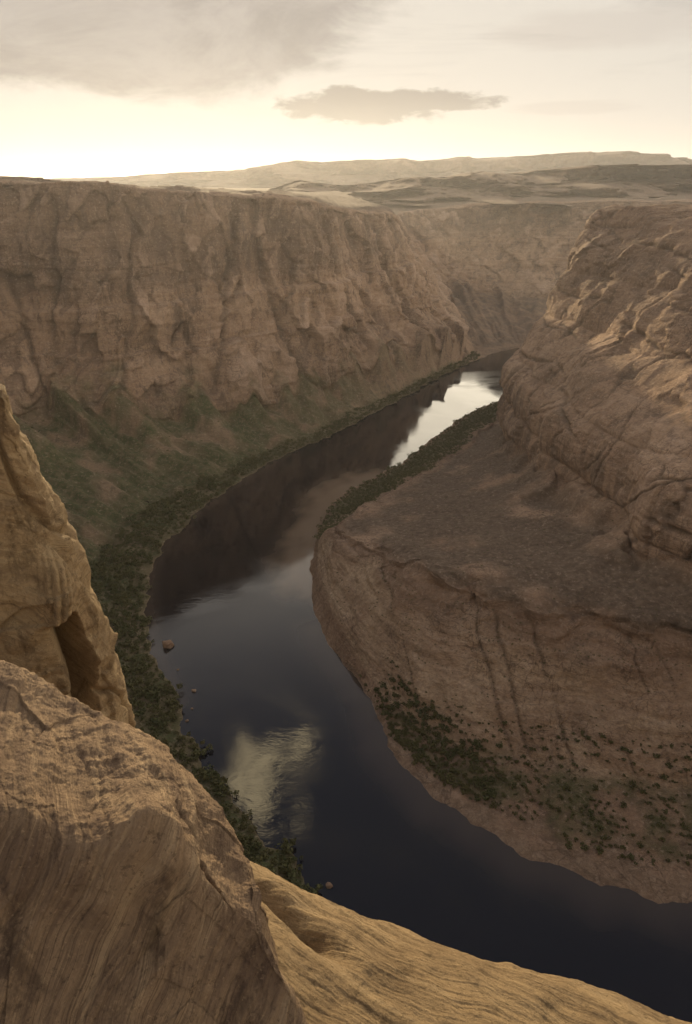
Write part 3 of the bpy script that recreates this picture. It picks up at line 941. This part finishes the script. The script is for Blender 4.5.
rrB = rb[None, :] + 0 * GB2[..., 0]; ssB = sb[:, None] + 0 * GB2[..., 0]
rrO = ra[None, :] + 0 * GO2[..., 0]; ssO = sa[:, None] + 0 * GO2[..., 0]
pxB, pyB = project(GB2); pxO, pyO = project(GO2)
clump = fbm(GB2[..., 0] / 16, GB2[..., 1] / 16, 0 * GB2[..., 0] + 5, 3)

mB = (ssB > 9.8) & (ssB < 14.2) & (rrB > 1.3) & (rrB < 2.3) & (GB2[..., 2] > .8)
thick = inside(pxB, pyB, [(374, 690), (395, 680), (440, 715), (490, 755), (500, 775), (490, 800), (455, 790), (420, 765), (395, 735)])
right_thick = scatter(GB2, mB & thick, 3.2)
right_sparse = scatter(GB2, mB & ~thick & (clump > -.22), 4.0)
right_slope = scatter(GB2, (ssB > 8.6) & (ssB < 14) & (rrB > 1.9) & (rrB < 2.9) & ((clump > .34) | (crk > .35) | (ldg > .5)), 2.4)
lim = np.interp(ssO, [6, 11, 13, 15, 21], [2.6, 2.4, 1.9, 1.75, 2.0]) + .25 * fbm(GO2[..., 0] / 25, GO2[..., 1] / 25, 0 * GO2[..., 0], 3)
mO = (ssO > 6) & (ssO < 21.5) & (rrO > 1.05) & (rrO < lim) & (GO2[..., 2] > .5)
bench_scrub = scatter(GB2, (ssB > 5.5) & (ssB < 14) & (rrB > 3.02) & (rrB < 4.15) & (fbm(GB2[..., 0] / 40, GB2[..., 1] / 40, 0 * GB2[..., 0] + 3, 3) > -.1), 6.5)
left_bank = scatter(GO2, mO, 4.4)
left_talus = scatter(GO2, (ssO > 9) & (ssO < 17) & (rrO > 2.3) & (rrO < 3.9) & (fbm(GO2[..., 0] / 30, GO2[..., 1] / 30, 0 * GO2[..., 0], 3) > -.05), 8.5)
far_strip = scatter(GB2, (ssB > 3) & (ssB < 7.75) & (rrB > 1.2) & (rrB < 2.75) & (GB2[..., 2] > .6), 4.6)

vis = lambda P: (lambda a, b: (a > -10) & (a < 702) & (b > 180) & (b < 1040))(*project(P))
specs = []   # x y z size zone
for P, s0, s1, zone in ((right_thick, 1.9, 3.3, 'r'), (right_sparse, .8, 2.4, 'r'), (right_slope, .4, 1.0, 's'), (bench_scrub, .35, .85, 's'),
                        (left_bank, 1.6, 4.8, 'l'), (left_talus, .8, 1.9, 't'), (far_strip, 2.4, 4.2, 'f')):
    if len(P) == 0: continue
    P = P[vis(P)]
    for p in P:
        specs.append((p, s0 + (s1 - s0) * rng.random() ** 1.5, zone))


def hidden_near(p):            # behind the foreground rocks
    px, py = project(p)
    xs = np.interp(py, [383, 420, 520, 595, 705, 753, 815, 870, 878], [8, 16, 64, 103, 136, 172, 226, 264, 270])
    return py > 383 and px < xs - 6


seen = [s for s in specs if not hidden_near(s[0])]
seen.sort(key=lambda s: -s[1] / np.linalg.norm(s[0] - CAM))
pick = [s for s in seen if s[2] in 'rl'][:296]
pid = set(id(s) for s in pick)
LAB = {'r': ('bushy green shrub on the sandy shore at the foot of the butte', 'shrubs on the shore below the butte'),
       'l': ('dark green shrub in the belt of bushes along the left bank of the river', 'shrubs along the left river bank')}
for i, (p, s, zone) in enumerate(pick):
    o = bpy.data.objects.new('shrub', PROTO[i % 6][0])
    col.objects.link(o)
    o.location = (p[0], p[1], p[2] - .15 * s)
    o.rotation_euler = (0, 0, rng.random() * 6.28)
    o.scale = (s * 1.15, s * 1.15, s * (0.8 + .4 * rng.random()))
    tag(o, LAB[zone][0], 'shrub', LAB[zone][1])
VV, FF = [], []; off = 0
for i, sp in enumerate(specs):
    if id(sp) in pid: continue
    p, s, zone = sp
    _, v, f = PROTO[i % 6]
    if zone in 'fts':
        f = f[::2]
    a = rng.random() * 6.28
    ca, sa_ = math.cos(a), math.sin(a)
    w_ = np.stack([v[:, 0] * ca - v[:, 1] * sa_, v[:, 0] * sa_ + v[:, 1] * ca, v[:, 2] * .9], -1) * s
    if zone in 'fts':
        w_ = w_ * 1.0
    VV.append(w_ + p - np.array([0, 0, .15 * s])); FF.append(f + off); off += len(v)
me = bpy.data.meshes.new('scrub')
VV = np.concatenate(VV); FF = np.concatenate(FF)
me.vertices.add(len(VV)); me.vertices.foreach_set('co', VV.reshape(-1).astype(np.float32))
me.loops.add(len(FF) * 4); me.loops.foreach_set('vertex_index', FF.reshape(-1).astype(np.int32))
me.polygons.add(len(FF)); me.polygons.foreach_set('loop_start', (np.arange(len(FF)) * 4).astype(np.int32))
me.update(calc_edges=True); me.validate()
me.materials.append(M_LEAF)
o = bpy.data.objects.new('scrub', me); col.objects.link(o); o['kind'] = 'stuff'
tag(o, 'dense green scrub covering the banks, talus and shore', 'scrub')
print('shrubs', len(pick), 'of', len(specs), 'verts', len(VV))

# ------------------------------------------------------------------ footpath on the shore
trail = [(470, 792), (477, 776), (487, 768), (502, 766), (512, 758), (520, 762)]
vis_g = GB2[cumb[10]:cumb[13], 18:130]
qx, qy = project(vis_g)
tp = []
for k in range(len(trail) - 1):
    for t_ in np.linspace(0, 1, 8, endpoint=False):
        u = trail[k][0] * (1 - t_) + trail[k + 1][0] * t_; v = trail[k][1] * (1 - t_) + trail[k + 1][1] * t_
        tp.append(vis_g.reshape(-1, 3)[np.argmin((qx - u) ** 2 + (qy - v) ** 2)])
tp = np.array(tp)
for _ in range(3):
    tp[1:-1] = (tp[:-2] + tp[1:-1] * 2 + tp[2:]) / 4
tg = np.gradient(tp, axis=0); tg /= np.linalg.norm(tg, axis=1, keepdims=True) + 1e-6
sd_ = np.stack([-tg[:, 1], tg[:, 0], 0 * tg[:, 0]], -1) * .7
up_ = np.array([0, 0, .35])
o = struct(grid_mesh('footpath', np.stack([tp - sd_ - [0, 0, .6], tp - sd_ + up_, tp + sd_ + up_, tp + sd_ - [0, 0, .6]], 1), dict(sand=np.ones((len(tp), 4)), veg=np.zeros((len(tp), 4)), varnish_shade=np.zeros((len(tp), 4)), bench=np.zeros((len(tp), 4)), crack=np.zeros((len(tp), 4)), pale=np.zeros((len(tp), 4)), tone=np.zeros((len(tp), 4))), M_ROCK))

# ------------------------------------------------------------------ haze
HZ = NT('haze_air')
HZ.t.nodes.remove(HZ.b)
pv = HZ.n('ShaderNodeVolumePrincipled')
pv.inputs['Color'].default_value = (0.93, 0.93, 0.96, 1)
pv.inputs['Density'].default_value = 3.6e-5
pv.inputs['Anisotropy'].default_value = 0.5
HZ.link(pv.outputs[0], HZ.t.nodes['Material Output'].inputs['Volume'])
lo = np.array([-45000., -42000, -8]); hi = np.array([45000., 47000, 780])
vs = [(x_, y_, z_) for x_ in (lo[0], hi[0]) for y_ in (lo[1], hi[1]) for z_ in (lo[2], hi[2])]
me = bpy.data.meshes.new('haze')
me.from_pydata(vs, [], [(0, 1, 3, 2), (4, 6, 7, 5), (0, 4, 5, 1), (2, 3, 7, 6), (0, 2, 6, 4), (1, 5, 7, 3)])
me.materials.append(HZ.m)
hz = bpy.data.objects.new('haze', me); col.objects.link(hz)
hz['kind'] = 'stuff'

# ------------------------------------------------------------------ light
SUN_AZ, SUN_EL = R(-10.5), R(6.8)      # azimuth from +Y towards +X
sd = np.array([math.sin(SUN_AZ) * math.cos(SUN_EL), math.cos(SUN_AZ) * math.cos(SUN_EL), math.sin(SUN_EL)])
L = bpy.data.lights.new('sun', 'SUN')
L.energy = 5.0; L.angle = R(0.6); L.color = (1.0, 0.785, 0.47)
so = bpy.data.objects.new('sun', L); col.objects.link(so)
from mathutils import Vector
so.rotation_euler = Vector(-sd).to_track_quat('-Z', 'Y').to_euler()
so.location = (0, 0, 1500)

wd = bpy.data.worlds.new('World'); scene.world = wd; wd.use_nodes = True
nt = wd.node_tree; nt.nodes.clear()


class WT(NT):
    def __init__(s):
        s.t = nt


w = WT()
tc = w.n('ShaderNodeTexCoord').outputs['Generated']
w.pos = tc
sep = w.n('ShaderNodeSeparateXYZ'); w.link(tc, sep.inputs[0])
X_, Y_, Z_ = sep.outputs
az = w.math('MULTIPLY', w.math('ARCTAN2', X_, Y_), 180 / math.pi)
el = w.math('MULTIPLY', w.math('ARCSINE', Z_), 180 / math.pi)
sky = w.n('ShaderNodeTexSky', sky_type='NISHITA')
sky.sun_disc = False
sky.sun_elevation = SUN_EL
sky.sun_rotation = SUN_AZ
sky.altitude = 1200; sky.dust_density = 2.5; sky.air_density = 1.0; sky.ozone_density = 1.0
ae = w.n('ShaderNodeCombineXYZ'); w.link(az, ae.inputs[0]); w.link(el, ae.inputs[1])
AE = ae.outputs[0]


def blob(ca, ce, ra_, re_, namp, scale, soft=(0.55, 1.15), det=5):
    """noise-edged elliptical cloud in azimuth/elevation degrees; 1 inside"""
    dx = w.math('DIVIDE', w.math('SUBTRACT', az, ca), ra_)
    dy = w.math('DIVIDE', w.math('SUBTRACT', el, ce), re_)
    r2 = w.math('ADD', w.math('MULTIPLY', dx, dx), w.math('MULTIPLY', dy, dy))
    nz = w.noise(scale, det, 0.6, 0.3, src=AE)
    r2 = w.math('ADD', r2, w.math('MULTIPLY', w.math('SUBTRACT', nz, 0.5), namp))
    return w.ramp(r2, soft[0], soft[1], 1, 0)


# thin bright veil over the blue: strong towards the low sun, thinning overhead
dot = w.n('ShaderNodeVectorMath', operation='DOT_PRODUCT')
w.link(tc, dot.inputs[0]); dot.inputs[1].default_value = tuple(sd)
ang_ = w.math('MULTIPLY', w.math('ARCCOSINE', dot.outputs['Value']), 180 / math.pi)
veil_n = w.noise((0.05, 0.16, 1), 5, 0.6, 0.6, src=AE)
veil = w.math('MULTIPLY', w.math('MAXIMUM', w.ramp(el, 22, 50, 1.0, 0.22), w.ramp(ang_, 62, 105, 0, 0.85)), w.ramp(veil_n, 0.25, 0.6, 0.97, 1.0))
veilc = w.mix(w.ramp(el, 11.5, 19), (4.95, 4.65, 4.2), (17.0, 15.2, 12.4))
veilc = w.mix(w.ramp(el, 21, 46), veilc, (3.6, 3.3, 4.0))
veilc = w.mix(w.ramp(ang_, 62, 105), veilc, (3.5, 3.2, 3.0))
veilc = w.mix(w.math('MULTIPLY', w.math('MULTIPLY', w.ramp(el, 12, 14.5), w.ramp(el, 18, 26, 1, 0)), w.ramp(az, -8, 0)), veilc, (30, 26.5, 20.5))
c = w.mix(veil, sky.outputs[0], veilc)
# glow of the veiled sun
glow = w.ramp(ang_, 0, 15, 1, 0)
c = w.mix(w.math('MULTIPLY', glow, 0.85), c, (4.7, 4.5, 4.15))
# clouds
cl_col = w.mix(w.ramp(w.noise((0.09, 0.2, 1), 6, 0.65, 0.5, src=AE), 0.35, 0.65), (3.0, 2.75, 2.6), (2.0, 1.85, 1.8))
big = blob(-17, 11.6, 21, 6.6, 1.3, (0.12, 0.3, 1), (0.62, 1.05), 8)
c = w.mix(w.math('MULTIPLY', big, 0.92), c, cl_col)
lens = w.math('MAXIMUM', blob(1.2, 5.2, 6.6, 1.25, 2.6, (0.34, 0.9, 1), (0.45, 1.0), 9), blob(6.0, 5.5, 5.6, .8, 2.6, (0.4, 1.3, 1), (0.4, 1.0), 9))
c = w.mix(w.math('MULTIPLY', lens, 0.9), c, w.mix(w.ramp(el, 4.3, 6.2), (2.4, 2.2, 2.0), (1.9, 1.75, 1.65)))
thin = w.noise((0.05, 0.3, 1), 7, 0.65, 0.8, src=AE)
c = w.mix(w.math('MULTIPLY', w.ramp(thin, 0.48, 0.7, 0, 0.5), w.ramp(el, 2.5, 7)), c, (3.1, 2.85, 2.7))
wis = blob(19, 9.3, 9, 1.2, 2.4, (0.12, 0.7, 1), (0.2, 1.3))
c = w.mix(w.math('MULTIPLY', wis, 0.5), c, (3.9, 3.5, 3.2))
wis2 = blob(16, 4.9, 5, .5, 2.0, (0.2, 1.1, 1), (0.2, 1.2))
c = w.mix(w.math('MULTIPLY', wis2, 0.4), c, (3.9, 3.5, 3.2))
# lit puffs higher up, seen mirrored in the river
for ca, ce, ra_, re_, k in ((-10.8, 46.3, 3.2, 3.0, .75), (-8.0, 44.9, 3.0, 1.1, .6), (-4.8, 44.2, 1.4, 1.1, .9), (-10.6, 48.9, 1.7, 1.0, .6), (-5.6, 49.3, 1.6, 1.2, .3)):
    pf = blob(ca, ce, ra_, re_, 3.0, (0.34, 0.5, 1), (0.0, 1.3), 7)
    c = w.mix(w.math('MULTIPLY', pf, k), c, (48, 38, 22))
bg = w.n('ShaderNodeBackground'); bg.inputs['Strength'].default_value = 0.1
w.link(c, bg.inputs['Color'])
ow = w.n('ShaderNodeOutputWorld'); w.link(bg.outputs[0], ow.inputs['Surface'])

# ------------------------------------------------------------------ render
scene.render.engine = 'CYCLES'
cy = scene.cycles
cy.max_bounces = 4; cy.diffuse_bounces = 2; cy.glossy_bounces = 2; cy.transmission_bounces = 1; cy.volume_bounces = 1
cy.use_denoising = True
cy.use_adaptive_sampling = False
try:
    cy.denoiser = 'OPENIMAGEDENOISE'
except Exception:
    pass
cy.sample_clamp_indirect = 6
vs_ = scene.view_settings
vs_.view_transform = 'Standard'; vs_.look = 'None'; vs_.exposure = 0.44; vs_.gamma = 1.0; vs_.use_curve_mapping = False
